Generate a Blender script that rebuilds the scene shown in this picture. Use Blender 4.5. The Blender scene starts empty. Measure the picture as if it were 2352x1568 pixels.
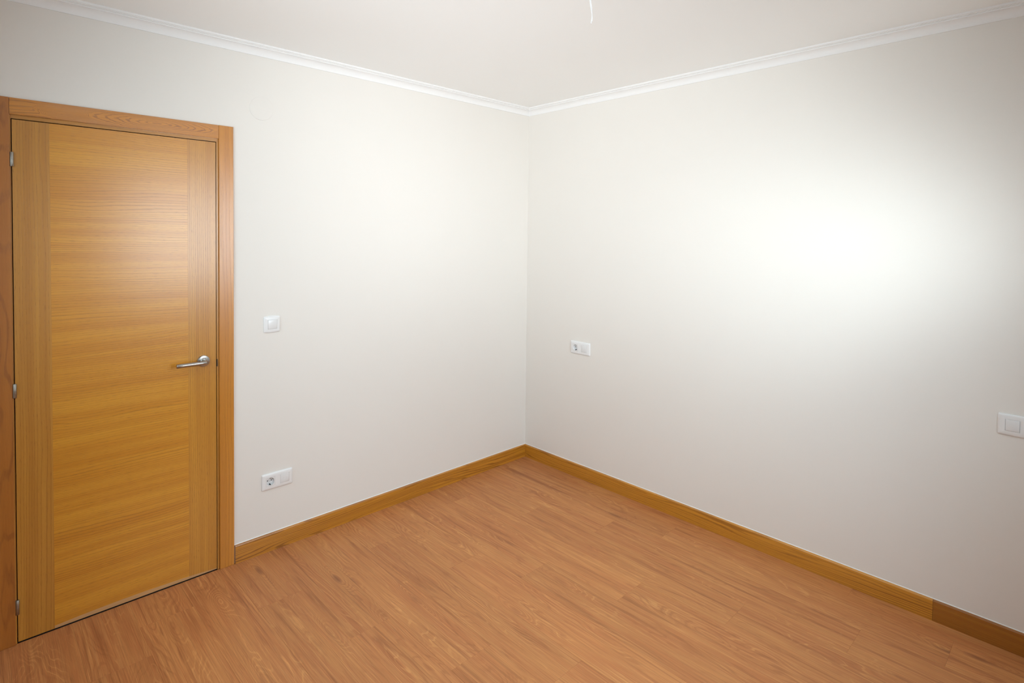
import bpy, bmesh, math, random
from mathutils import Vector, Matrix

random.seed(7)
PI = math.pi
SC = bpy.context.scene
COL = SC.collection

# ------------------------------------------------------------------ camera
CAM_POS = Vector((2.85009, -2.90529, 1.58659))
YAW, PITCH, ROLL, FPX, OY = 2.3737, -0.02734, 0.01095, 1299.513, -204.602
d = Vector((math.cos(PITCH) * math.cos(YAW), math.cos(PITCH) * math.sin(YAW), math.sin(PITCH)))
r = d.cross(Vector((0, 0, 1))).normalized()
u = r.cross(d)
r2 = r * math.cos(ROLL) + u * math.sin(ROLL)
u2 = -r * math.sin(ROLL) + u * math.cos(ROLL)
cam_data = bpy.data.cameras.new('camera')
cam = bpy.data.objects.new('camera', cam_data)
COL.objects.link(cam)
M3 = Matrix((r2, u2, -d)).transposed()
cam.matrix_world = Matrix.Translation(CAM_POS) @ M3.to_4x4()
cam_data.sensor_fit = 'HORIZONTAL'
cam_data.sensor_width = 36.0
cam_data.lens = FPX * 36.0 / 2352
cam_data.shift_y = OY / 2352
cam_data.clip_start = 0.02
SC.camera = cam

# ------------------------------------------------------------------ view, world, light
SC.view_settings.view_transform = 'Standard'
SC.view_settings.look = 'None'
SC.view_settings.gamma = 1.0
SC.view_settings.exposure = 0.0
SC.view_settings.use_curve_mapping = False
SC.cycles.use_denoising = True
SC.cycles.max_bounces = 8
SC.cycles.diffuse_bounces = 6
SC.cycles.use_adaptive_sampling = True
SC.cycles.adaptive_threshold = 0.03
SC.cycles.sample_clamp_indirect = 6.0

world = bpy.data.worlds.new('world')
SC.world = world
world.use_nodes = True
world.node_tree.nodes['Background'].inputs['Color'].default_value = (0.75, 0.85, 1.0, 1)
world.node_tree.nodes['Background'].inputs['Strength'].default_value = 0.15

ROOM_W, ROOM_D, ROOM_H = 3.15, 3.30, 2.4957      # x: 0..W, y: 0..-D
WIN = (-2.35, -0.50, 1.00, 2.15)                # window opening in the wall x = ROOM_W: y0, y1, z0, z1
WIN2 = (0.40, 2.70, 1.00, 2.15)                 # added opening for the back lamps, wall y = -ROOM_D: x0, x1, z0, z1

# fitted lamps inside the windows stand in for daylight; the back ones are added:
# (name, x, y, z, width, height, yaw, tilt up, spread, watts, colour)
LIGHTS = [
    ('window_high_sky_light', 3.09, -1.30, 1.60, 1.20, 1.00, 20, -35, 90, 12.11, (0.728, 0.888, 0.987)),
    ('window_low_sky_light', 3.09, -1.30, 1.60, 1.20, 1.00, -25, -35, 70, 4.94, (0.784, 0.903, 0.987)),
    ('window_facade_light', 3.09, -1.30, 1.60, 1.20, 1.00, 0, 5, 50, 3.20, (0.875, 0.959, 1.000)),
    ('window_terrace_light', 3.09, -1.30, 1.60, 1.20, 1.00, -15, 5, 70, 1.51, (0.823, 0.944, 0.987)),
    ('window_side_light', 3.09, -1.50, 1.60, 1.60, 1.00, 45, 0, 70, 3.78, (0.855, 0.970, 1.000)),
    ('window_near_light', 3.09, -0.90, 1.50, 0.70, 0.35, 35, 5, 60, 1.83, (0.835, 0.955, 1.000)),
    ('window_horizon_light', 3.09, -0.90, 1.60, 0.70, 0.35, 22, 10, 90, 1.78, (0.897, 0.970, 0.987)),
    ('added_back_upward_light', 2.00, -3.24, 1.60, 1.20, 1.00, 60, 20, 70, 8.74, (0.930, 0.966, 0.987)),  # added lamps from here down, filling in light from behind
    ('added_back_light', 1.00, -3.24, 1.60, 1.00, 1.00, 90, 0, 140, 8.51, (0.717, 0.900, 0.987)),
    ('added_back_downward_light', 1.00, -3.24, 1.60, 1.00, 1.00, 60, -30, 110, 1.98, (0.833, 0.930, 0.987)),
]
for (n, px, py, pz, w, h, yaw, tilt, spread, watts, colr) in LIGHTS:
    ld = bpy.data.lights.new(n, 'AREA')
    ld.shape = 'RECTANGLE'
    ld.size, ld.size_y = w, h
    ld.energy = watts
    ld.color = colr
    ld.spread = math.radians(spread)
    lo = bpy.data.objects.new(n, ld)
    COL.objects.link(lo)
    ya, ti = math.radians(yaw), math.radians(tilt)
    dirv = Vector((-math.cos(ya) * math.cos(ti), math.sin(ya) * math.cos(ti), math.sin(ti)))
    lo.rotation_euler = dirv.to_track_quat('-Z', 'Y').to_euler()
    lo.location = (px, py, pz)

# ------------------------------------------------------------------ node helpers
class NT:
    def __init__(self, name):
        self.mat = bpy.data.materials.new(name)
        self.mat.use_nodes = True
        self.t = self.mat.node_tree
        self.bsdf = self.t.nodes['Principled BSDF']

    def n(self, typ, **kw):
        nd = self.t.nodes.new(typ)
        for k, v in kw.items():
            setattr(nd, k, v)
        return nd

    def put(self, sock, v):
        if hasattr(v, 'links') or isinstance(v, bpy.types.NodeSocket):
            self.t.links.new(v, sock)
        elif isinstance(v, (tuple, list)) and len(v) == 3 and sock.type == 'RGBA':
            sock.default_value = (*v, 1)
        else:
            sock.default_value = v

    def m(self, op, a, b=0.0, c=0.0, clamp=False):
        nd = self.n('ShaderNodeMath', operation=op, use_clamp=clamp)
        for i, v in enumerate((a, b, c)):
            self.put(nd.inputs[i], v)
        return nd.outputs[0]

    def vm(self, op, a, b=(0, 0, 0)):
        nd = self.n('ShaderNodeVectorMath', operation=op)
        self.put(nd.inputs[0], a)
        self.put(nd.inputs[1], b)
        return nd.outputs[0]

    def xyz(self, x, y, z):
        nd = self.n('ShaderNodeCombineXYZ')
        for i, v in enumerate((x, y, z)):
            self.put(nd.inputs[i], v)
        return nd.outputs[0]

    def sep(self, v):
        nd = self.n('ShaderNodeSeparateXYZ')
        self.put(nd.inputs[0], v)
        return nd.outputs

    def noise(self, vec, scale=1.0, detail=2.0, rough=0.5, dist=0.0):
        nd = self.n('ShaderNodeTexNoise')
        self.put(nd.inputs['Vector'], vec)
        nd.inputs['Scale'].default_value = scale
        nd.inputs['Detail'].default_value = detail
        nd.inputs['Roughness'].default_value = rough
        nd.inputs['Distortion'].default_value = dist
        return nd.outputs['Fac']

    def voro(self, vec, scale=1.0, feature='F1'):
        nd = self.n('ShaderNodeTexVoronoi', feature=feature)
        self.put(nd.inputs['Vector'], vec)
        nd.inputs['Scale'].default_value = scale
        return nd.outputs['Distance']

    def ramp(self, fac, lo, hi, a=0.0, b=1.0):
        nd = self.n('ShaderNodeMapRange', interpolation_type='SMOOTHSTEP')
        for i, v in enumerate((fac, lo, hi, a, b)):
            self.put(nd.inputs[i], v)
        return nd.outputs[0]

    def mix(self, fac, a, b, blend='MIX'):
        nd = self.n('ShaderNodeMix', data_type='RGBA', blend_type=blend)
        self.put(nd.inputs[0], fac)
        self.put(nd.inputs[6], a)
        self.put(nd.inputs[7], b)
        return nd.outputs[2]

    def bump(self, height, strength, distance=0.001):
        nd = self.n('ShaderNodeBump')
        nd.inputs['Strength'].default_value = strength
        nd.inputs['Distance'].default_value = distance
        self.put(nd.inputs['Height'], height)
        self.put(self.bsdf.inputs['Normal'], nd.outputs[0])

    def out(self, color, rough, **kw):
        self.put(self.bsdf.inputs['Base Color'], color)
        self.put(self.bsdf.inputs['Roughness'], rough)
        for k, v in kw.items():
            self.put(self.bsdf.inputs[k.replace('_', ' ')], v)
        return self.mat


def lin(r, g, b):
    f = lambda c: (c / 255 / 12.92) if c / 255 <= 0.04045 else ((c / 255 + 0.055) / 1.055) ** 2.4
    return (f(r), f(g), f(b))


def plain(name, col, rough=0.5, **kw):
    t = NT(name)
    return t.out(col, rough, **kw)


# ------------------------------------------------------------------ materials
def paint(name, col, rough, grain=0.012, scale=170, bump=0.10):
    t = NT(name)
    co = t.n('ShaderNodeTexCoord').outputs['Object']
    n1 = t.noise(co, scale, 3, 0.6)
    n2 = t.noise(co, 2.3, 2, 0.5)
    f = t.m('ADD', t.m('MULTIPLY', t.m('SUBTRACT', n1, 0.5), grain), t.m('MULTIPLY', t.m('SUBTRACT', n2, 0.5), grain))
    c = t.mix(1.0, col, t.xyz(t.m('ADD', f, 1.0), t.m('ADD', f, 1.0), t.m('ADD', f, 1.0)), 'MULTIPLY')
    t.bump(n1, bump, 0.0006)
    return t.out(c, rough)


M_WALL = paint('wall_paint', (0.80, 0.772, 0.732), 0.75)
M_CEIL = paint('ceiling_paint', (0.905, 0.910, 0.902), 0.85)
M_CORNICE = paint('cornice_white', (0.865, 0.865, 0.865), 0.55, 0.004, 60, 0.03)
M_CAULK = plain('white_caulk', (0.84, 0.83, 0.81), 0.5)
M_PLASTIC = plain('white_switch_plastic', (0.83, 0.835, 0.84), 0.22)
M_PLASTIC2 = plain('white_switch_plastic_insert', (0.80, 0.805, 0.81), 0.3)
M_HOLE = plain('dark_contact_hole', (0.012, 0.01, 0.012), 0.6)
M_DARK = plain('dark_gap', (0.02, 0.012, 0.008), 0.8)
M_STEEL = plain('brushed_steel', (0.42, 0.405, 0.385), 0.30, Metallic=1.0)
M_HINGE = plain('satin_hinge_steel', (0.36, 0.345, 0.31), 0.38, Metallic=1.0)
M_CONTACT = plain('earth_contact_metal', (0.35, 0.33, 0.30), 0.4, Metallic=1.0)
M_WIRE = plain('white_wire_insulation', (0.76, 0.77, 0.78), 0.4)
M_PVC = plain('white_window_frame', (0.8, 0.8, 0.8), 0.4)


def glass_mat():
    t = NT('window_glass')
    t.bsdf.inputs['Transmission Weight'].default_value = 1.0
    return t.out((1, 1, 1), 0.0, IOR=1.45)


M_GLASS = glass_mat()


def floor_wood():
    """Printed laminate: straight fibres, cathedral figures, small knots; grain runs along local x."""
    t = NT('oak_laminate')
    co = t.n('ShaderNodeTexCoord').outputs['Object']
    rnd = t.n('ShaderNodeObjectInfo').outputs['Random']
    x, y, z = t.sep(co)
    ox = t.m('MULTIPLY', rnd, 171.3)
    oy = t.m('MULTIPLY', t.m('FRACT', t.m('MULTIPLY', rnd, 77.7)), 53.1)
    X = t.m('ADD', x, ox)
    Y = t.m('ADD', y, oy)
    # knots: cells stretched along the grain
    kv = t.xyz(t.m('MULTIPLY', X, 1.9), t.m('MULTIPLY', Y, 7.5), 0.0)
    kd = t.voro(kv, 1.0)
    knot = t.ramp(kd, 0.02, 0.36, 1.0, 0.0)
    core = t.ramp(kd, 0.01, 0.14, 1.0, 0.0)
    # growth-ring field
    w1 = t.noise(t.xyz(t.m('MULTIPLY', X, 1.5), t.m('MULTIPLY', Y, 8.0), 3.1), 1.0, 2.0, 0.5, 0.4)
    w2 = t.noise(t.xyz(t.m('MULTIPLY', X, 9.0), t.m('MULTIPLY', Y, 40.0), 7.7), 1.0, 2.0, 0.55)
    fld = t.m('ADD', t.m('MULTIPLY', Y, 46.0), t.m('MULTIPLY', w1, 17.0))
    fld = t.m('ADD', fld, t.m('MULTIPLY', w2, 1.1))
    fld = t.m('ADD', fld, t.m('MULTIPLY', knot, 5.0))
    s = t.m('SINE', t.m('MULTIPLY', fld, 2 * PI))
    ring = t.ramp(s, 0.40, 1.0)
    ringl = t.ramp(s, -1.0, -0.70, 1.0, 0.0)
    mask = t.ramp(t.noise(t.xyz(t.m('MULTIPLY', X, 1.7), t.m('MULTIPLY', Y, 9.0), 11.0), 1.0, 2.0, 0.5), 0.42, 0.66)
    mask2 = t.ramp(t.noise(t.xyz(t.m('MULTIPLY', X, 2.6), t.m('MULTIPLY', Y, 12.0), 23.0), 1.0, 2.0, 0.5), 0.45, 0.68)
    mask = t.m('MAXIMUM', mask, t.m('MULTIPLY', knot, 0.6))
    # fibres and tone
    fib = t.noise(t.xyz(t.m('MULTIPLY', X, 4.0), t.m('MULTIPLY', Y, 360.0), 0.0), 1.0, 3.0, 0.65)
    fib2 = t.noise(t.xyz(t.m('MULTIPLY', X, 2.2), t.m('MULTIPLY', Y, 75.0), 5.0), 1.0, 3.0, 0.6)
    tone = t.noise(t.xyz(t.m('MULTIPLY', X, 1.6), t.m('MULTIPLY', Y, 14.0), 31.0), 1.0, 3.0, 0.6, 0.6)
    blot = t.noise(t.xyz(t.m('MULTIPLY', X, 3.2), t.m('MULTIPLY', Y, 20.0), 41.0), 1.0, 3.0, 0.6, 1.0)
    base = t.mix(t.ramp(tone, 0.30, 0.70), FL_RED, FL_MID)
    base = t.mix(t.m('MULTIPLY', t.ramp(fib2, 0.45, 0.75), 0.55), base, FL_LIGHT)
    base = t.mix(t.m('MULTIPLY', t.ramp(blot, 0.54, 0.74), 0.52), base, FL_DARK)
    base = t.mix(t.m('MULTIPLY', t.m('MULTIPLY', ring, mask), 0.40), base, FL_DARK)
    base = t.mix(t.m('MULTIPLY', t.m('MULTIPLY', ringl, t.m('MAXIMUM', mask2, t.m('MULTIPLY', knot, 0.6))), 0.42), base, FL_GOLD)
    base = t.mix(t.m('MULTIPLY', core, 0.70), base, FL_KNOT)
    strk = t.noise(t.xyz(t.m('MULTIPLY', X, 1.3), t.m('MULTIPLY', Y, 36.0), 61.0), 1.0, 3.0, 0.6, 0.5)
    base = t.mix(t.m('MULTIPLY', t.ramp(strk, 0.53, 0.72), 0.72), base, FL_DARK)
    strl = t.noise(t.xyz(t.m('MULTIPLY', X, 1.8), t.m('MULTIPLY', Y, 95.0), 71.0), 1.0, 2.0, 0.55)
    base = t.mix(t.m('MULTIPLY', t.ramp(strl, 0.60, 0.76), 0.45), base, FL_GOLD)
    tick = t.noise(t.xyz(t.m('MULTIPLY', X, 16.0), t.m('MULTIPLY', Y, 420.0), 81.0), 1.0, 2.0, 0.6)
    base = t.mix(t.m('MULTIPLY', t.ramp(tick, 0.55, 0.75), 0.40), base, FL_DARK)
    g = t.m('ADD', 1.03, t.m('MULTIPLY', t.m('SUBTRACT', fib, 0.5), 0.90))
    g = t.m('MULTIPLY', g, t.m('ADD', 0.95, t.m('MULTIPLY', t.m('FRACT', t.m('MULTIPLY', rnd, 913.7)), 0.10)))
    c = t.mix(1.0, base, t.xyz(g, g, g), 'MULTIPLY')
    t.bump(t.m('ADD', fib, t.m('MULTIPLY', ring, -0.5)), 0.10, 0.0004)
    return t.out(c, t.m('ADD', 0.42, t.m('MULTIPLY', fib, 0.12)), Specular_IOR_Level=0.35)


FL_MID = (0.501, 0.211, 0.069)
FL_RED = (0.440, 0.162, 0.054)
FL_LIGHT = (0.594, 0.279, 0.100)
FL_GOLD = (0.682, 0.338, 0.116)
FL_DARK = (0.303, 0.103, 0.034)
FL_KNOT = (0.231, 0.083, 0.036)
M_FLOOR = floor_wood()


def veneer(name, axis, dark, mid, light, lines=80.0, wav=2.4, figure=0.0, line_amt=0.5, rough=0.28, coat=1.0,
           seed=0.0, pores=0.30, pale_z=None, spread=1.0, thin=0.45, oval=None, irr=5.0):
    """Varnished veneer; grain along local axis 'y' or 'z' (or 'x')."""
    t = NT(name)
    co = t.n('ShaderNodeTexCoord').outputs['Object']
    rnd = t.n('ShaderNodeObjectInfo').outputs['Random']
    x, y, z = t.sep(co)
    L, A = {'y': (y, z), 'z': (z, y), 'x': (x, z)}[axis]
    off = t.m('ADD', t.m('MULTIPLY', rnd, 47.0), seed)
    L0 = L
    L = t.m('ADD', L, off)
    if axis == 'z':
        A = t.m('ADD', A, t.m('MULTIPLY', x, 1.0))
    w1 = t.noise(t.xyz(t.m('MULTIPLY', L, 0.85), t.m('MULTIPLY', A, 3.2 * spread), seed), 1.0, 2.0, 0.45)
    w2 = t.noise(t.xyz(t.m('MULTIPLY', L, 4.0), t.m('MULTIPLY', A, 45.0), seed + 4.0), 1.0, 2.0, 0.5)
    w3 = t.noise(t.xyz(0.0, t.m('MULTIPLY', A, 11.0), seed + 9.0), 1.0, 2.0, 0.5)
    fld = t.m('ADD', t.m('MULTIPLY', A, lines), t.m('MULTIPLY', w1, wav * 3.0))
    fld = t.m('ADD', fld, t.m('ADD', t.m('MULTIPLY', w2, 0.75), t.m('MULTIPLY', w3, irr)))
    if figure:
        fc = t.xyz(t.m('MULTIPLY', L, 2.6), t.m('MULTIPLY', A, 9.0), seed + 2.0)
        fld = t.m('ADD', fld, t.m('MULTIPLY', t.noise(fc, 1.0, 1.0, 0.4, 0.3), figure))
    if oval:
        (cl, ca, el, fr, reach) = oval
        dl = t.m('DIVIDE', t.m('SUBTRACT', L0, cl), el)
        da = t.m('SUBTRACT', A, ca)
        wob = t.m('MULTIPLY', t.m('SUBTRACT', t.noise(t.xyz(t.m('MULTIPLY', L0, 22.0), t.m('MULTIPLY', A, 60.0), 5.5), 1.0, 2.0, 0.5), 0.5), 0.008)
        rr = t.m('ADD', t.m('SQRT', t.m('ADD', t.m('MULTIPLY', dl, dl), t.m('MULTIPLY', da, da))), wob)
        near = t.ramp(rr, reach * 0.55, reach, 1.0, 0.0)
        fld = t.m('ADD', t.m('MULTIPLY', t.m('MULTIPLY', rr, fr), near), t.m('MULTIPLY', fld, t.m('SUBTRACT', 1.0, near)))
    s = t.m('SINE', t.m('MULTIPLY', fld, 2 * PI))
    ring = t.ramp(s, thin, 1.0)
    amt = t.noise(t.xyz(t.m('MULTIPLY', L, 1.0), t.m('MULTIPLY', A, 16.0), seed + 13.0), 1.0, 2.0, 0.5)
    amt = t.ramp(amt, 0.35, 0.68)
    band = t.noise(t.xyz(t.m('MULTIPLY', L, 0.5), t.m('MULTIPLY', A, 24.0 * spread), seed + 17.0), 1.0, 3.0, 0.6)
    fib = t.noise(t.xyz(t.m('MULTIPLY', L, 11.0), t.m('MULTIPLY', A, 420.0), seed + 21.0), 1.0, 3.0, 0.65)
    pore = t.noise(t.xyz(t.m('MULTIPLY', L, 38.0), t.m('MULTIPLY', A, 500.0), seed + 27.0), 1.0, 2.0, 0.5)
    base = t.mix(t.ramp(band, 0.32, 0.70), mid, light)
    base = t.mix(t.m('MULTIPLY', t.m('MULTIPLY', ring, t.m('ADD', 0.3, t.m('MULTIPLY', amt, 0.7))), line_amt), base, dark)
    base = t.mix(t.m('MULTIPLY', t.m('MULTIPLY', t.ramp(pore, 0.53, 0.66), t.m('ADD', 0.35, ring)), pores), base, dark)
    g = t.m('ADD', 1.0, t.m('MULTIPLY', t.m('SUBTRACT', fib, 0.5), 0.30))
    c = t.mix(1.0, base, t.xyz(g, g, g), 'MULTIPLY')
    if pale_z is not None:  # paler band along the bottom edge, tallest at mid-door
        wn = t.noise(t.xyz(t.m('MULTIPLY', y, 9.0), t.m('MULTIPLY', z, 60.0), 3.0), 1.0, 3.0, 0.6)
        yn = t.m('DIVIDE', y, 0.36)
        edge = t.m('ADD', 0.0085, t.m('MULTIPLY', t.m('SUBTRACT', 1.0, t.m('MULTIPLY', yn, yn)), pale_z - 0.0085))
        edge = t.m('ADD', edge, t.m('MULTIPLY', t.m('SUBTRACT', wn, 0.5), 0.003))
        pale = t.ramp(t.m('SUBTRACT', edge, z), 0.0, 0.002)
        c = t.mix(t.m('MULTIPLY', pale, 0.55), c, (0.52, 0.36, 0.22))
    t.bump(t.m('ADD', t.m('MULTIPLY', fib, 0.5), t.m('MULTIPLY', ring, -0.8)), 0.18, 0.0005)
    return t.out(c, t.m('ADD', rough, t.m('MULTIPLY', ring, 0.06)), Coat_Weight=coat, Coat_Roughness=0.27,
                 Specular_IOR_Level=0.5)


V_DARK = (0.286, 0.100, 0.007)
V_MID = (0.56, 0.226, 0.0145)
V_LIGHT = (0.66, 0.302, 0.024)
M_PANEL = veneer('oak_veneer_horizontal', 'y', V_DARK, V_MID, V_LIGHT, 105.0, 4.5, seed=3.0, line_amt=0.46, thin=0.55, pores=0.45, pale_z=0.024)
M_STILE = veneer('oak_veneer_vertical', 'z', V_DARK, (0.482, 0.200, 0.019), (0.582, 0.265, 0.028), 140.0, 2.0, seed=8.0,
                 line_amt=0.48, pores=0.5, pale_z=0.024)
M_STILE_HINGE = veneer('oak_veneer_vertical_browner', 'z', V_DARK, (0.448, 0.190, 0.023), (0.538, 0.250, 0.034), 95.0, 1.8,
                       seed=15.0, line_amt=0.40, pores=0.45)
M_ARCH = veneer('oak_architrave_vertical', 'z', (0.280, 0.085, 0.008), (0.493, 0.185, 0.017), (0.582, 0.235, 0.023), 42.0,
                1.6, seed=21.0, line_amt=0.40)
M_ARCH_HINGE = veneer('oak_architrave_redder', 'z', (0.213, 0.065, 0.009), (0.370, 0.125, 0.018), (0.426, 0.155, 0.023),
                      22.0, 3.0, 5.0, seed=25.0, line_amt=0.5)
M_ARCH_HEAD = veneer('oak_architrave_head', 'y', (0.210, 0.062, 0.014), (0.504, 0.190, 0.023), (0.582, 0.235, 0.032), 34.0,
                     2.0, 9.0, seed=31.4, line_amt=0.85, pores=0.2, thin=0.2, oval=(0.120, 2.060, 7.0, 205.0, 0.060))
M_JAMB = veneer('oak_jamb', 'z', (0.269, 0.100, 0.013), (0.470, 0.200, 0.025), (0.560, 0.250, 0.034), 60.0, 1.0, seed=35.0)
M_JAMB_H = veneer('oak_jamb_head', 'y', (0.26, 0.095, 0.012), (0.47, 0.20, 0.025), (0.56, 0.25, 0.034), 60.0, 1.0, seed=36.0)
M_BASE_Y = veneer('oak_baseboard_grain', 'y', (0.190, 0.055, 0.003), (0.448, 0.175, 0.012), (0.560, 0.235, 0.019), 70.0,
                  3.5, seed=41.0, thin=0.25, line_amt=0.85, spread=3.0, irr=12.0)
M_BASE_X = veneer('oak_baseboard_grain_long', 'x', (0.224, 0.068, 0.004), (0.493, 0.200, 0.014), (0.582, 0.250, 0.021), 70.0,
                  3.5, seed=47.0, thin=0.2, line_amt=0.80, spread=3.0, irr=12.0)
M_BASE_X2 = veneer('oak_baseboard_darker_length', 'x', (0.168, 0.050, 0.004), (0.314, 0.110, 0.008), (0.358, 0.135, 0.011),
                   90.0, 2.2, seed=53.0, line_amt=0.35, spread=2.2)


# ------------------------------------------------------------------ object helpers
def obj(name, bm, mat, parent=None, smooth=False):
    me = bpy.data.meshes.new(name)
    bmesh.ops.recalc_face_normals(bm, faces=bm.faces)
    bm.to_mesh(me)
    bm.free()
    me.materials.append(mat)
    if smooth:
        for p in me.polygons:
            p.use_smooth = True
    o = bpy.data.objects.new(name, me)
    COL.objects.link(o)
    if parent is not None:
        o.parent = parent
    return o


def tag(o, label=None, cat=None, group=None, kind=None):
    if label: o['label'] = label
    if cat: o['category'] = cat
    if group: o['group'] = group
    if kind: o['kind'] = kind
    return o


def empty(name, loc=(0, 0, 0)):
    o = bpy.data.objects.new(name, None)
    o.location = loc
    COL.objects.link(o)
    return o


def box_bm(x0, x1, y0, y1, z0, z1, bevel=0.0, seg=2, bm=None):
    own = bm is None
    if own: bm = bmesh.new()
    vs = [bm.verts.new((x, y, z)) for x in (x0, x1) for y in (y0, y1) for z in (z0, z1)]
    fs = []
    for a in ((0, 1, 3, 2), (4, 6, 7, 5), (0, 4, 5, 1), (2, 3, 7, 6), (0, 2, 6, 4), (1, 5, 7, 3)):
        fs.append(bm.faces.new([vs[i] for i in a]))
    if bevel:
        es = list({e for f in fs for e in f.edges})
        bmesh.ops.bevel(bm, geom=es, offset=bevel, segments=seg, profile=0.5, affect='EDGES')
    return bm


def extrude_profile(pts, p0, p1, u_dir, v_dir, m0=0.0, m1=0.0, bm=None):
    """Sweep the closed profile (u, v) from p0 to p1; m0/m1 shift the ends along the run by u (mitres)."""
    if bm is None: bm = bmesh.new()
    p0, p1, U, V = Vector(p0), Vector(p1), Vector(u_dir), Vector(v_dir)
    run = (p1 - p0).normalized()
    a = [bm.verts.new(p0 + U * uu + V * vv + run * (m0 * uu)) for uu, vv in pts]
    b = [bm.verts.new(p1 + U * uu + V * vv + run * (m1 * uu)) for uu, vv in pts]
    n = len(pts)
    for i in range(n):
        j = (i + 1) % n
        bm.faces.new((a[i], a[j], b[j], b[i]))
    bm.faces.new(a)
    bm.faces.new(list(reversed(b)))
    return bm


def lathe_bm(profile, origin, axis, seg=40, bm=None):
    """profile: (radius, height along axis) list."""
    if bm is None: bm = bmesh.new()
    ax = Vector(axis).normalized()
    s = ax.orthogonal().normalized()
    q = ax.cross(s)
    o = Vector(origin)
    rings = []
    for rad, h in profile:
        if rad < 1e-7:
            rings.append([bm.verts.new(o + ax * h)])
        else:
            rings.append([bm.verts.new(o + ax * h + (s * math.cos(2 * PI * i / seg) + q * math.sin(2 * PI * i / seg)) * rad)
                          for i in range(seg)])
    for a, b in zip(rings, rings[1:]):
        for i in range(seg):
            j = (i + 1) % seg
            if len(a) == 1 and len(b) == 1: continue
            if len(a) == 1: bm.faces.new((a[0], b[i], b[j]))
            elif len(b) == 1: bm.faces.new((a[i], a[j], b[0]))
            else: bm.faces.new((a[i], a[j], b[j], b[i]))
    return bm


def tube_bm(path, rad, seg=16, bm=None, cap=True):
    if bm is None: bm = bmesh.new()
    pts = [Vector(p) for p in path]
    rings = []
    prev = None
    for i, p in enumerate(pts):
        t = (pts[min(i + 1, len(pts) - 1)] - pts[max(i - 1, 0)]).normalized()
        if prev is None:
            s = t.orthogonal().normalized()
        else:
            s = (prev - t * prev.dot(t)).normalized()
        prev = s
        q = t.cross(s)
        rd = rad[i] if isinstance(rad, (list, tuple)) else rad
        rings.append([bm.verts.new(p + (s * math.cos(2 * PI * k / seg) + q * math.sin(2 * PI * k / seg)) * rd) for k in range(seg)])
    for a, b in zip(rings, rings[1:]):
        for k in range(seg):
            j = (k + 1) % seg
            bm.faces.new((a[k], a[j], b[j], b[k]))
    if cap:
        bm.faces.new(list(reversed(rings[0])))
        bm.faces.new(rings[-1])
    return bm


def autosmooth(o, ang=40):
    me = o.data
    for p in me.polygons: p.use_smooth = True
    bm = bmesh.new(); bm.from_mesh(me)
    for e in bm.edges:
        if len(e.link_faces) == 2 and e.calc_face_angle(0) > math.radians(ang): e.smooth = False
    bm.to_mesh(me); bm.free()
    return o


# ------------------------------------------------------------------ room shell
T = 0.15
W_, D_, H_ = ROOM_W, ROOM_D, ROOM_H
DY0, DY1, DTOP = -2.800, -2.045, 2.040          # rough opening of the door in the left wall


def wall_slab(name, axis, f0, f1, a0, a1, holes, label):
    """Wall slab between f0 and f1 across (axis 'x': a wall facing x, run along y), a0..a1 along, with openings (a, b, z0, z1)."""
    bm = bmesh.new()
    cuts_a = sorted({a0, a1, *[v for h in holes for v in h[:2]]})
    for p, q in zip(cuts_a, cuts_a[1:]):
        mid = (p + q) / 2
        zs = [0.0]
        for h in sorted((h for h in holes if h[0] < mid < h[1]), key=lambda h: h[2]):
            zs += [h[2], h[3]]
        zs.append(H_)
        for z0, z1 in zip(zs[::2], zs[1::2]):
            if z1 - z0 < 1e-6: continue
            if axis == 'x': box_bm(f0, f1, p, q, z0, z1, bm=bm)
            else: box_bm(p, q, f0, f1, z0, z1, bm=bm)
    return tag(obj(name, bm, M_WALL), label, 'wall', kind='structure')


def back_box(a, z):
    return (a - 0.0215, a + 0.0215, z - 0.0215, z + 0.0215)


wall_slab('wall_left', 'x', -T, 0.0, -D_, 0.0, [(DY0, DY1, 0, DTOP), back_box(-1.8220, 0.3505)],
          'cream painted wall on the left with the oak door in it')
wall_slab('wall_right', 'y', 0.0, T, -T, W_ + T, [back_box(0.4625, 0.8597)],
          'cream painted wall on the right, brightest patch of daylight on it')
wall_slab('wall_back', 'y', -D_ - T, -D_, -T, W_ + T, [WIN2], 'cream painted wall behind the viewer, with an added wide window')
wall_slab('wall_window', 'x', W_, W_ + T, -D_, 0.0, [WIN], 'cream painted wall with the window, behind the viewer')
tag(obj('ceiling', box_bm(-T, W_ + T, -D_ - T, T, H_, H_ + 0.12), M_CEIL), 'plain white ceiling above the whole room', 'ceiling', kind='structure')

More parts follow.
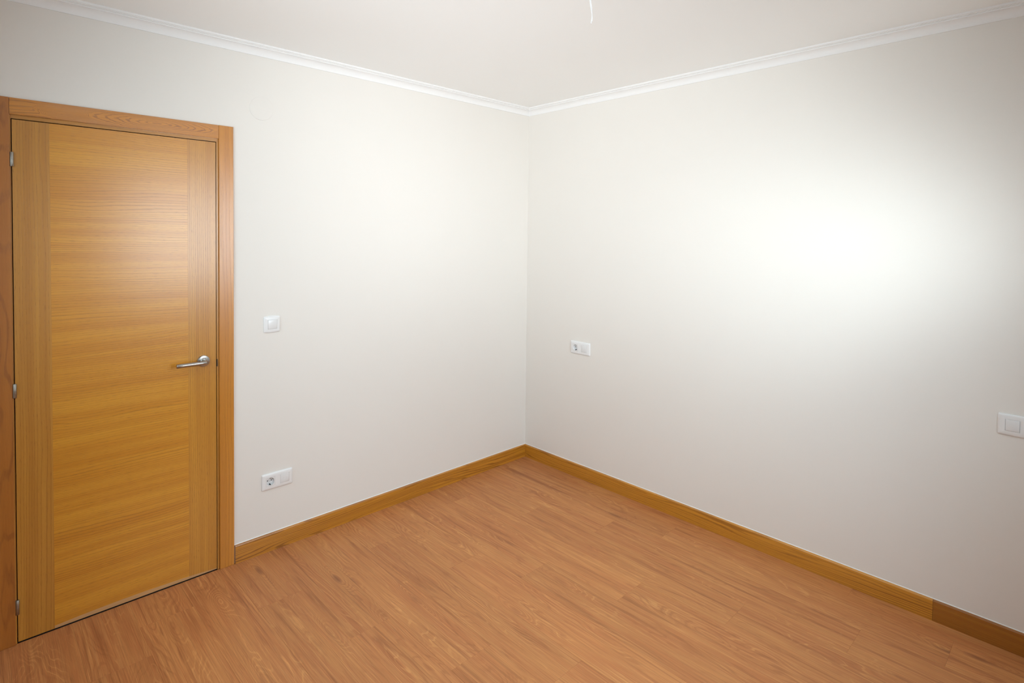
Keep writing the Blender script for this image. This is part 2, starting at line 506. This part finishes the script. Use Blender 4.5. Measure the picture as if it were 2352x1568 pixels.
floor = tag(obj('floor', box_bm(-T, W_ + T, -D_ - T, T, -0.12, -0.009), M_DARK),
            'warm brown wood laminate floor of long planks', 'floor', kind='structure')
PITCH_Y, PLANK_L, GAP = 0.1935, 1.215, 0.00012
JOINTS = [0.90, 1.28, 2.22, 1.825, 1.43, 1.025, 0.739, 0.33, 1.25, 0.85, 0.424, 1.10, 0.217, 0.423, 1.00, 0.60, 0.2]
k = 0
yt = -0.001
edges = [-0.001] + [-0.097 - PITCH_Y * i for i in range(40)]
for row in range(len(JOINTS)):
    ya, yb = edges[row], edges[row + 1]
    if ya <= -D_ + 0.02: break
    yb = max(yb, -D_ + 0.001)
    xs = [JOINTS[row] + PLANK_L * i for i in range(-3, 4)]
    xs = [0.001] + [x for x in xs if 0.03 < x < W_ - 0.03] + [W_ - 0.001]
    for xa, xb in zip(xs, xs[1:]):
        cx, cy = (xa + xb) / 2, (ya + yb) / 2
        hx, hy = (xb - xa) / 2 - GAP, (ya - yb) / 2 - GAP
        bm = box_bm(-hx, hx, -hy, hy, -0.0085, 0.0)
        top = [e for e in bm.edges if all(abs(v.co.z) < 1e-7 for v in e.verts)]
        bmesh.ops.bevel(bm, geom=top, offset=0.0002, segments=1, affect='EDGES')
        p = obj('plank', bm, M_FLOOR, floor)
        p.location = (cx, cy, 0.0)

# windows behind the viewer; the second is added to carry the back lamps
def window(name, origin, rotz, hw, hh, label):
    win = tag(empty(name, origin), label, 'window', kind='structure')
    win.rotation_euler = (0, 0, rotz)
    bm = bmesh.new()
    for (a, b, c_, e_) in ((-hw, hw, 0, .05), (-hw, hw, hh - .05, hh), (-hw, -hw + .05, .05, hh - .05), (hw - .05, hw, .05, hh - .05), (-.035, .035, .05, hh - .05)):
        box_bm(.04, .10, a, b, c_, e_, 0.004, 1, bm)
    obj('window_frame', bm, M_PVC, win)
    for s_ in (-1, 1):
        a, b = sorted((s_ * .035, s_ * (hw - .05)))
        obj('pane', box_bm(.066, .072, a, b, .05, hh - .05), M_GLASS, win)
    obj('window_sill', box_bm(-.03, .04, -hw - .03, hw + .03, -.03, 0, .004), M_PVC, win)


window('window_1', (W_, (WIN[0] + WIN[1]) / 2, WIN[2]), 0, (WIN[1] - WIN[0]) / 2, WIN[3] - WIN[2],
       'white framed window behind the viewer, in the wall facing the door')
window('added_window_2', ((WIN2[0] + WIN2[1]) / 2, -D_, WIN2[2]), -PI / 2, (WIN2[1] - WIN2[0]) / 2, WIN2[3] - WIN2[2],
       'wide white framed window added behind the viewer for the back lamps')

# cornices: cove with a lip and a flat band
C = 0.050
zb = 2.4472 - H_                                   # bottom of the cornice below the ceiling (negative v)
prof = [(0.0, 0.0), (0.0, zb), (0.0045, zb), (0.0045, zb + 0.003)]
for i in range(1, 9):
    a = i / 9 * PI / 2
    prof.append((0.0045 + 0.0275 * (1 - math.cos(a)), zb + 0.003 + 0.0295 * math.sin(a)))
prof += [(0.0345, zb + 0.0325), (0.0350, zb + 0.0365), (0.0350, zb + 0.0372), (0.0425, zb + 0.0374), (0.0425, zb + 0.0395), (0.0485, zb + 0.0398), (C, zb + 0.0415), (C, 0.0)]
bm = extrude_profile(prof, (0, -D_, H_), (0, 0, H_), (1, 0, 0), (0, 0, 1), 1.0, -1.0)
tag(autosmooth(obj('trim_1', bm, M_CORNICE), 25), 'white plaster cornice along the top of the left wall', 'cornice', kind='structure')
t2 = tag(empty('trim_2', (0, 0, H_)), 'white plaster cornice along the top of the right wall, with a stepped joint', 'cornice', kind='structure')
JX = 0.535
for (xa, xb, dz0, dz1, ma, mb) in ((0.0, JX, 0.0, 0.0035, 1.0, 0.0), (JX, W_, 0.0, 0.0, 0.0, -1.0)):
    bm = bmesh.new()
    zz = H_
    pr = [(a_, b_ if b_ > -0.001 else b_) for a_, b_ in prof]
    extrude_profile(pr, (xa, 0, 0), (xb, 0, 0), (0, -1, 0), (0, 0, 1), ma, mb, bm)
    if dz1:
        bmesh.ops.subdivide_edges(bm, edges=[e for e in bm.edges if abs(e.verts[0].co.x - e.verts[1].co.x) > 0.2], cuts=5)
        for v in bm.verts:
            f = max(0.0, (v.co.x - 0.30) / (JX - 0.30))
            if v.co.z < -0.003: v.co.z += dz1 * f * f
    autosmooth(obj('cornice_length', bm, M_CORNICE, t2), 25)
for (n, p0, p1, ud, lab) in (('trim_3', (W_, -D_, H_), (W_, 0, H_), (-1, 0, 0), 'white plaster cornice along the top of the window wall'),
                             ('trim_4', (0, -D_, H_), (W_, -D_, H_), (0, 1, 0), 'white plaster cornice along the top of the wall behind the viewer')):
    bm = extrude_profile(prof, p0, p1, ud, (0, 0, 1), 1.0, -1.0)
    tag(autosmooth(obj(n, bm, M_CORNICE), 25), lab, 'cornice', kind='structure')

# baseboards: rounded top edge, caulk bead against the wall
BH, BT = 0.0888, 0.012
bp = [(0.0, 0.0004), (BT, 0.0004), (BT, BH - 0.007)]
for i in range(1, 6):
    a = i / 5 * PI / 2
    bp.append((BT - 0.007 * (1 - math.cos(a)), BH - 0.007 + 0.007 * math.sin(a)))
bp.append((0.0, BH))
caulk = [(0.0, BH - 0.001), (0.0026, BH - 0.0002), (0.0022, BH + 0.0016), (0.0, BH + 0.0030)]
AY1 = -1.994                                         # outer edge of the architrave


def shaped(name, prof_, p0, p1, ud, m0, m1, mat, parent):
    o = obj(name, extrude_profile(prof_, p0, p1, ud, (0, 0, 1), m0, m1), mat, parent)
    return autosmooth(o, 35)


b1 = tag(empty('baseboard_left', (0, 0, 0)), 'oak baseboard along the left wall, from the door frame to the corner', 'baseboard', kind='structure')
shaped('board', bp, (0, AY1 + 0.0045, 0), (0, 0, 0), (1, 0, 0), 0, -1, M_BASE_Y, b1)
shaped('caulk_bead', caulk, (0, AY1 + 0.001, 0), (0, 0, 0), (1, 0, 0), 0, -1, M_CAULK, b1)
b2 = tag(empty('baseboard_right', (0, 0, 0)), 'oak baseboard along the right wall, jointed to a darker length near the frame edge', 'baseboard', kind='structure')
JB = 2.4105
shaped('board', bp, (0, 0, 0), (JB - 0.0004, 0, 0), (0, -1, 0), 1, 0, M_BASE_X, b2)
tag(shaped('board', bp, (JB + 0.0004, 0, 0), (W_, 0, 0), (0, -1, 0), 0, -1, M_BASE_X2, b2), 'darker brown length of baseboard')
shaped('caulk_bead', caulk, (0, 0, 0), (W_, 0, 0), (0, -1, 0), 1, -1, M_CAULK, b2)
b3 = tag(empty('baseboard_back', (0, 0, 0)), 'oak baseboard along the wall behind the viewer', 'baseboard', kind='structure')
shaped('board', bp, (0, -D_, 0), (W_, -D_, 0), (0, 1, 0), 1, -1, M_BASE_X, b3)
b4 = tag(empty('baseboard_window', (0, 0, 0)), 'oak baseboard along the window wall', 'baseboard', kind='structure')
shaped('board', bp, (W_, -D_, 0), (W_, 0, 0), (-1, 0, 0), 1, -1, M_BASE_Y, b4)

# ------------------------------------------------------------------ door
LY0, LY1, LZ0, LZ1 = -2.7767, -2.0690, 0.0050, 2.0085
door = tag(empty('door_1', (0, (LY0 + LY1) / 2, 0)), 'closed oak veneer door with oak frame and steel lever handle in the left wall', 'door', kind='structure')
DC = Vector(door.location)


def dbox(name, x0, x1, y0, y1, z0, z1, mat, parent, bevel=0.0, seg=2):
    """box in room coordinates, stored relative to the door's origin."""
    return obj(name, box_bm(x0 - DC.x, x1 - DC.x, y0 - DC.y, y1 - DC.y, z0, z1, bevel, seg), mat, parent)


leaf = dbox('door_leaf', -0.040, -0.0012, LY0, LY1, LZ0, LZ1, M_DARK, door)
SY0, SY1 = -2.6665, -2.1855
veneer_h = dbox('veneer_panel', -0.0012, 0.0, SY0 + 0.00003, SY1 - 0.00003, LZ0, LZ1, M_PANEL, leaf)
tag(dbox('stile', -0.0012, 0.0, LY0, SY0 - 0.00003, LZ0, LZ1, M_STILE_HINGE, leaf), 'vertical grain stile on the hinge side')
tag(dbox('stile', -0.0012, 0.0, SY1 + 0.00003, LY1, LZ0, LZ1, M_STILE, leaf), 'vertical grain stile on the handle side')
# lever handle
HY, HZ = -2.1240, 1.0000
o = Vector((0.0, HY, HZ)) - DC
rose = obj('handle_rose', lathe_bm([(0, 0), (0.0260, 0), (0.0260, 0.0060), (0.0252, 0.0078), (0.0240, 0.0084), (0.0135, 0.0086), (0.0128, 0.0110), (0.0118, 0.0118), (0, 0.0118)], o, (1, 0, 0), 48), M_STEEL, leaf)
autosmooth(rose, 35)
path = [(0.010, 0, 0), (0.024, 0, 0)]
for i in range(0, 9):
    a = i / 8 * PI / 2
    path.append((0.034 + 0.016 * math.sin(a), -0.016 * (1 - math.cos(a)), 0))
path += [(0.050, -0.05, 0), (0.050, -0.09, 0), (0.050, -0.1195, 0), (0.050, -0.1205, 0)]
rad = [0.0094] * (len(path) - 1) + [0.0088]
lever = obj('lever', tube_bm([o + Vector(p) for p in path], rad, 24), M_STEEL, leaf)
autosmooth(lever, 40)
# frame: jamb lining, architraves
JL0, JL1, JTOP = LY0 - 0.0030, LY1 + 0.0030, LZ1 + 0.0035
jl = tag(empty('door_frame', (0, 0, 0)), 'oak lining around the leaf'); jl.parent = door
dbox('jamb', -T, -0.0004, JL1, DY1, 0.0, DTOP, M_JAMB, jl)
dbox('jamb', -T, -0.0004, DY0, JL0, 0.0, DTOP, M_JAMB, jl)
dbox('jamb_head', -T, -0.0004, JL0, JL1, JTOP, DTOP, M_JAMB_H, jl)
dbox('door_stop', -T, -0.043, JL1 - 0.012, JL1, 0.0, JTOP, M_JAMB, jl)
dbox('door_stop', -T, -0.043, JL0, JL0 + 0.012, 0.0, JTOP, M_JAMB, jl)
dbox('door_stop', -T, -0.043, JL0 + 0.012, JL1 - 0.012, JTOP - 0.012, JTOP, M_JAMB, jl)
AT, AZ = 0.0100, 2.0885
AIY1, AIY0, AIZ = -2.0570, -2.7840, 2.0262
dbox('architrave', -0.0004, AT, AIY1, AY1, 0.0005, AZ, M_ARCH, door, 0.0012, 2)
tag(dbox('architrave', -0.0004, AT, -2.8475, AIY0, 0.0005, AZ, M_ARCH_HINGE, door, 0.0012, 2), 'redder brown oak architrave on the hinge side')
tag(dbox('architrave', -0.0004, AT - 0.0004, AIY0 + 0.0006, AIY1 - 0.0006, AIZ, AZ - 0.0005, M_ARCH_HEAD, door, 0.0010, 2), 'oak head architrave with an oval grain figure')
dbox('dark_latch_slot', -0.030, -0.0002, JL1 - 0.0006, JL1 + 0.0032, 0.966, 1.000, M_HOLE, jl)  # dark block, the latch slot's shade put into its colour
# threshold shadow gap is open; hinges
for hz0, hz1 in ((1.8312, 1.8850), (0.9531, 1.0072), (0.1156, 0.1717)):
    hp = Vector((0.0062, LY0 - 0.0015, hz0)) - DC
    hh_ = hz1 - hz0
    hg = obj('hinge', lathe_bm([(0, 0), (0.0050, 0), (0.0060, 0.0012), (0.0060, hh_ * .5 - .0004), (0.0056, hh_ * .5), (0.0060, hh_ * .5 + .0004), (0.0060, hh_ - 0.0012), (0.0050, hh_), (0, hh_)], hp, (0, 0, 1), 24), M_HINGE, door)
    autosmooth(hg, 40)

# ------------------------------------------------------------------ wall plates
def plate_frame(w, h, holes, th=0.0085, bulge=0.0, rad=0.006, deep=()):
    """Raised frame with rounded outline and square openings; local x across, y up, z out of the wall."""
    bm = bmesh.new()
    out = []
    n = 6
    def corner(cx, cy, a0):
        for i in range(n + 1):
            a = a0 + i / n * PI / 2
            out.append((cx + rad * math.cos(a), cy + rad * math.sin(a)))
    def edge(y_, x0, x1, s):
        for i in range(1, 12):
            f = i / 12
            out.append((x0 + (x1 - x0) * f, y_ + s * bulge * 4 * f * (1 - f)))
    corner(w / 2 - rad, h / 2 - rad - bulge, 0)
    edge(h / 2 - bulge, w / 2 - rad, -w / 2 + rad, 1)
    corner(-w / 2 + rad, h / 2 - rad - bulge, PI / 2)
    corner(-w / 2 + rad, -h / 2 + rad + bulge, PI)
    edge(-h / 2 + bulge, -w / 2 + rad, w / 2 - rad, -1)
    corner(w / 2 - rad, -h / 2 + rad + bulge, PI * 1.5)
    levels = [(1.0, 0.0, 0.0), (1.0, 0.0, th * 0.45), (1.0, 0.0022, th * 0.78), (1.0, 0.0060, th)]
    rings = []
    for _, ins, z in levels:
        ring = []
        for (x, y) in out:
            sx = (abs(x) - ins) / abs(x) if abs(x) > ins else 0
            sy = (abs(y) - ins) / abs(y) if abs(y) > ins else 0
            ring.append(bm.verts.new((x * (1 - ins / (w / 2)), y * (1 - ins / (h / 2)), z)))
        rings.append(ring)
    m = len(out)
    for a, b in zip(rings, rings[1:]):
        for i in range(m):
            j = (i + 1) % m
            bm.faces.new((a[i], a[j], b[j], b[i]))
    # front face with openings: bridge via triangle fill
    hole_edges = []
    outer_edges = [bm.edges.get((rings[-1][i], rings[-1][(i + 1) % m])) for i in range(m)]
    for hi, (hx0, hx1, hy0, hy1) in enumerate(holes):
        vs = [bm.verts.new(p) for p in ((hx0, hy0, th), (hx1, hy0, th), (hx1, hy1, th), (hx0, hy1, th))]
        zl = 0.0004
        lo = [bm.verts.new((v.co.x, v.co.y, zl)) for v in vs]
        es = [bm.edges.new((vs[i], vs[(i + 1) % 4])) for i in range(4)]
        hole_edges += es
        for i in range(4):
            j = (i + 1) % 4
            bm.faces.new((vs[i], vs[j], lo[j], lo[i]))
        if hi not in deep: bm.faces.new(lo)
    bmesh.ops.triangle_fill(bm, use_beauty=True, use_dissolve=False, edges=outer_edges + hole_edges)
    return bm


def slab(w, h, z0, z1, bevel):
    return box_bm(-w / 2, w / 2, -h / 2, h / 2, z0, z1, bevel, 2)


def rocker(name, cx, parent, mat, tilt=0.0, size=0.0440):
    ob = obj(name, slab(size, 0.0443, -0.004, 0.0012, 0.0010), mat, parent)
    ob.location = (cx, 0, 0.0085)
    ob.rotation_euler = (math.radians(tilt), 0, 0)
    return autosmooth(ob, 30)


def side_strip(cx, parent, w=0.0019):
    ob = obj('side_strip', slab(w, 0.0450, 0.0, 0.0068, 0.0002), M_PLASTIC2, parent)
    ob.location = (cx, 0, 0.0)
    return ob


def blank_cover(name, cx, parent):
    ob = obj(name, slab(0.0440, 0.0440, -0.004, 0.0004, 0.0008), M_PLASTIC2, parent)
    ob.location = (cx, 0, 0.0085)
    autosmooth(ob, 30)
    em = obj('embossed_ring', lathe_bm([(0.0070, 0.0), (0.0072, 0.0004), (0.0080, 0.0004), (0.0082, 0.0)], (0, 0, 0.0004), (0, 0, 1), 32), M_PLASTIC2, ob)
    return ob


def socket_insert(cx, parent):
    """Square insert with a round well, two pin holes and earth clips."""
    s, R, th, depth = 0.0440, 0.0192, 0.0, -0.0165
    bm = bmesh.new()
    sq = []
    for i in range(48):
        a = 2 * PI * i / 48
        c_, s_ = math.cos(a), math.sin(a)
        f = (s / 2) / max(abs(c_), abs(s_))
        sq.append((c_ * f, s_ * f))
    rings = [[bm.verts.new((x, y, -0.004)) for x, y in sq], [bm.verts.new((x, y, 0.0)) for x, y in sq]]
    for rd, z in ((R + 0.0006, 0.0003), (R, -0.0003), (R - 0.0012, depth), (0.002, depth)):
        rings.append([bm.verts.new((rd * math.cos(2 * PI * i / 48), rd * math.sin(2 * PI * i / 48), z)) for i in range(48)])
    for a, b in zip(rings, rings[1:]):
        for i in range(48):
            j = (i + 1) % 48
            bm.faces.new((a[i], a[j], b[j], b[i]))
    bm.faces.new(rings[-1])
    ins = obj('socket_insert', bm, M_PLASTIC2, parent)
    ins.location = (cx, 0, 0.0085)
    autosmooth(ins, 35)
    for sx in (-1, 1):
        h = obj('pin_hole', lathe_bm([(0, 0), (0.0027, 0), (0.0027, 0.0006), (0, 0.0006)], (sx * 0.0095, 0.0006, depth - 0.0002), (0, 0, 1), 16), M_HOLE, ins)
    for sy in (-1, 1):
        y0, y1 = sorted((sy * (R - 0.0050), sy * (R - 0.0010)))
        obj('earth_clip', box_bm(-0.0022, 0.0022, y0, y1, depth, -0.0030, 0.0004, 1), M_CONTACT if sy > 0 else M_HOLE, ins)
    return ins


def wall_plate(name, loc, rotz, w, h, modules, label, cat, bulge=0.0, group=None):
    """modules: list of (kind, local x)."""
    rt = empty(name, loc)
    rt.rotation_euler = (PI / 2, 0, rotz)
    holes = [(cx - 0.0226, cx + 0.0226, -0.0226, 0.0226) for _, cx in modules]
    fr = obj('cover_frame', plate_frame(w, h, holes, bulge=bulge, deep=[i for i, m in enumerate(modules) if m[0] == 'socket']), M_PLASTIC, rt)
    autosmooth(fr, 28)
    for kind, cx in modules:
        if kind == 'rocker': rocker('rocker', cx, rt, M_PLASTIC2, 2.2)
        elif kind == 'wide_rocker':
            rocker('rocker', cx, rt, M_PLASTIC2, 0.0, 0.0409)
            side_strip(cx - 0.0216, rt)
            side_strip(cx + 0.0216, rt)
        elif kind == 'blank': blank_cover('blank_cover', cx, rt)
        elif kind == 'socket': socket_insert(cx, rt)
    return tag(rt, label, cat, group)


# left wall plates face +x: local x -> +y, local y -> +z, local z -> +x
RL, RR = PI / 2, 0.0
wall_plate('light_switch', (0.0, -1.8130, 1.1388), RL, 0.0800, 0.0840, [('rocker', 0.0008)],
           'white single light switch with bulging frame beside the door', 'switch', bulge=0.0026)
wall_plate('power_outlet', (0.0, -1.7870, 0.3505), RL, 0.1540, 0.0810, [('socket', -0.0350), ('blank', 0.0360)],
           'white double plate near the floor beside the door: round power socket and blank cover', 'socket')
wall_plate('power_outlet', (0.5015, 0.0, 0.8597), RR, 0.1625, 0.0835, [('socket', -0.0390), ('rocker', 0.0330)],
           'white double plate on the right wall near the corner: round power socket and rocker switch', 'socket')
wall_plate('light_switch', (2.6765, 0.0, 0.8795), RR, 0.1625, 0.0830, [('wide_rocker', -0.0365), ('wide_rocker', 0.0365)],
           'white rocker switch plate on the right wall, cut by the right frame edge', 'switch')

# round painted cover above the light switch
jc = obj('junction_box_cover', lathe_bm([(0, 0), (0.0560, 0), (0.0560, 0.0018), (0.0553, 0.0024), (0, 0.0027)], (0, 0, 0), (1, 0, 0), 72), M_WALL)
jc.location = (0.0, -1.8620, 2.1970)
tag(autosmooth(jc, 30), 'flat round cover painted like the wall, above the light switch', 'cover')

# bare wires hanging from the ceiling
hit = Vector((1.3221, -0.9747, 2.5))
end = CAM_POS + (hit - CAM_POS) * 0.78
wires = empty('ceiling_wires', (end.x, end.y, H_))
tag(wires, 'short twisted pair of bare white wires hanging from the ceiling', 'wire')
L_ = H_ - end.z
side = Vector((r2.x, r2.y, 0)).normalized()
for s, cut in ((0.0, 0.0), (PI, 0.006)):
    pts = []
    for i in range(41):
        f = i / 40
        z = -f * (L_ - cut)
        sway = side * (-0.010 * (1 - f) ** 1.3 * (1 if f > 0 else 1) + 0.0025 * math.sin(f * 9))
        a = f * PI * 3.1 + s
        pts.append(Vector((math.cos(a) * 0.0018, math.sin(a) * 0.0018, z)) + sway)
    autosmooth(obj('wire', tube_bm(pts, 0.0017, 10), M_WIRE, wires), 60)
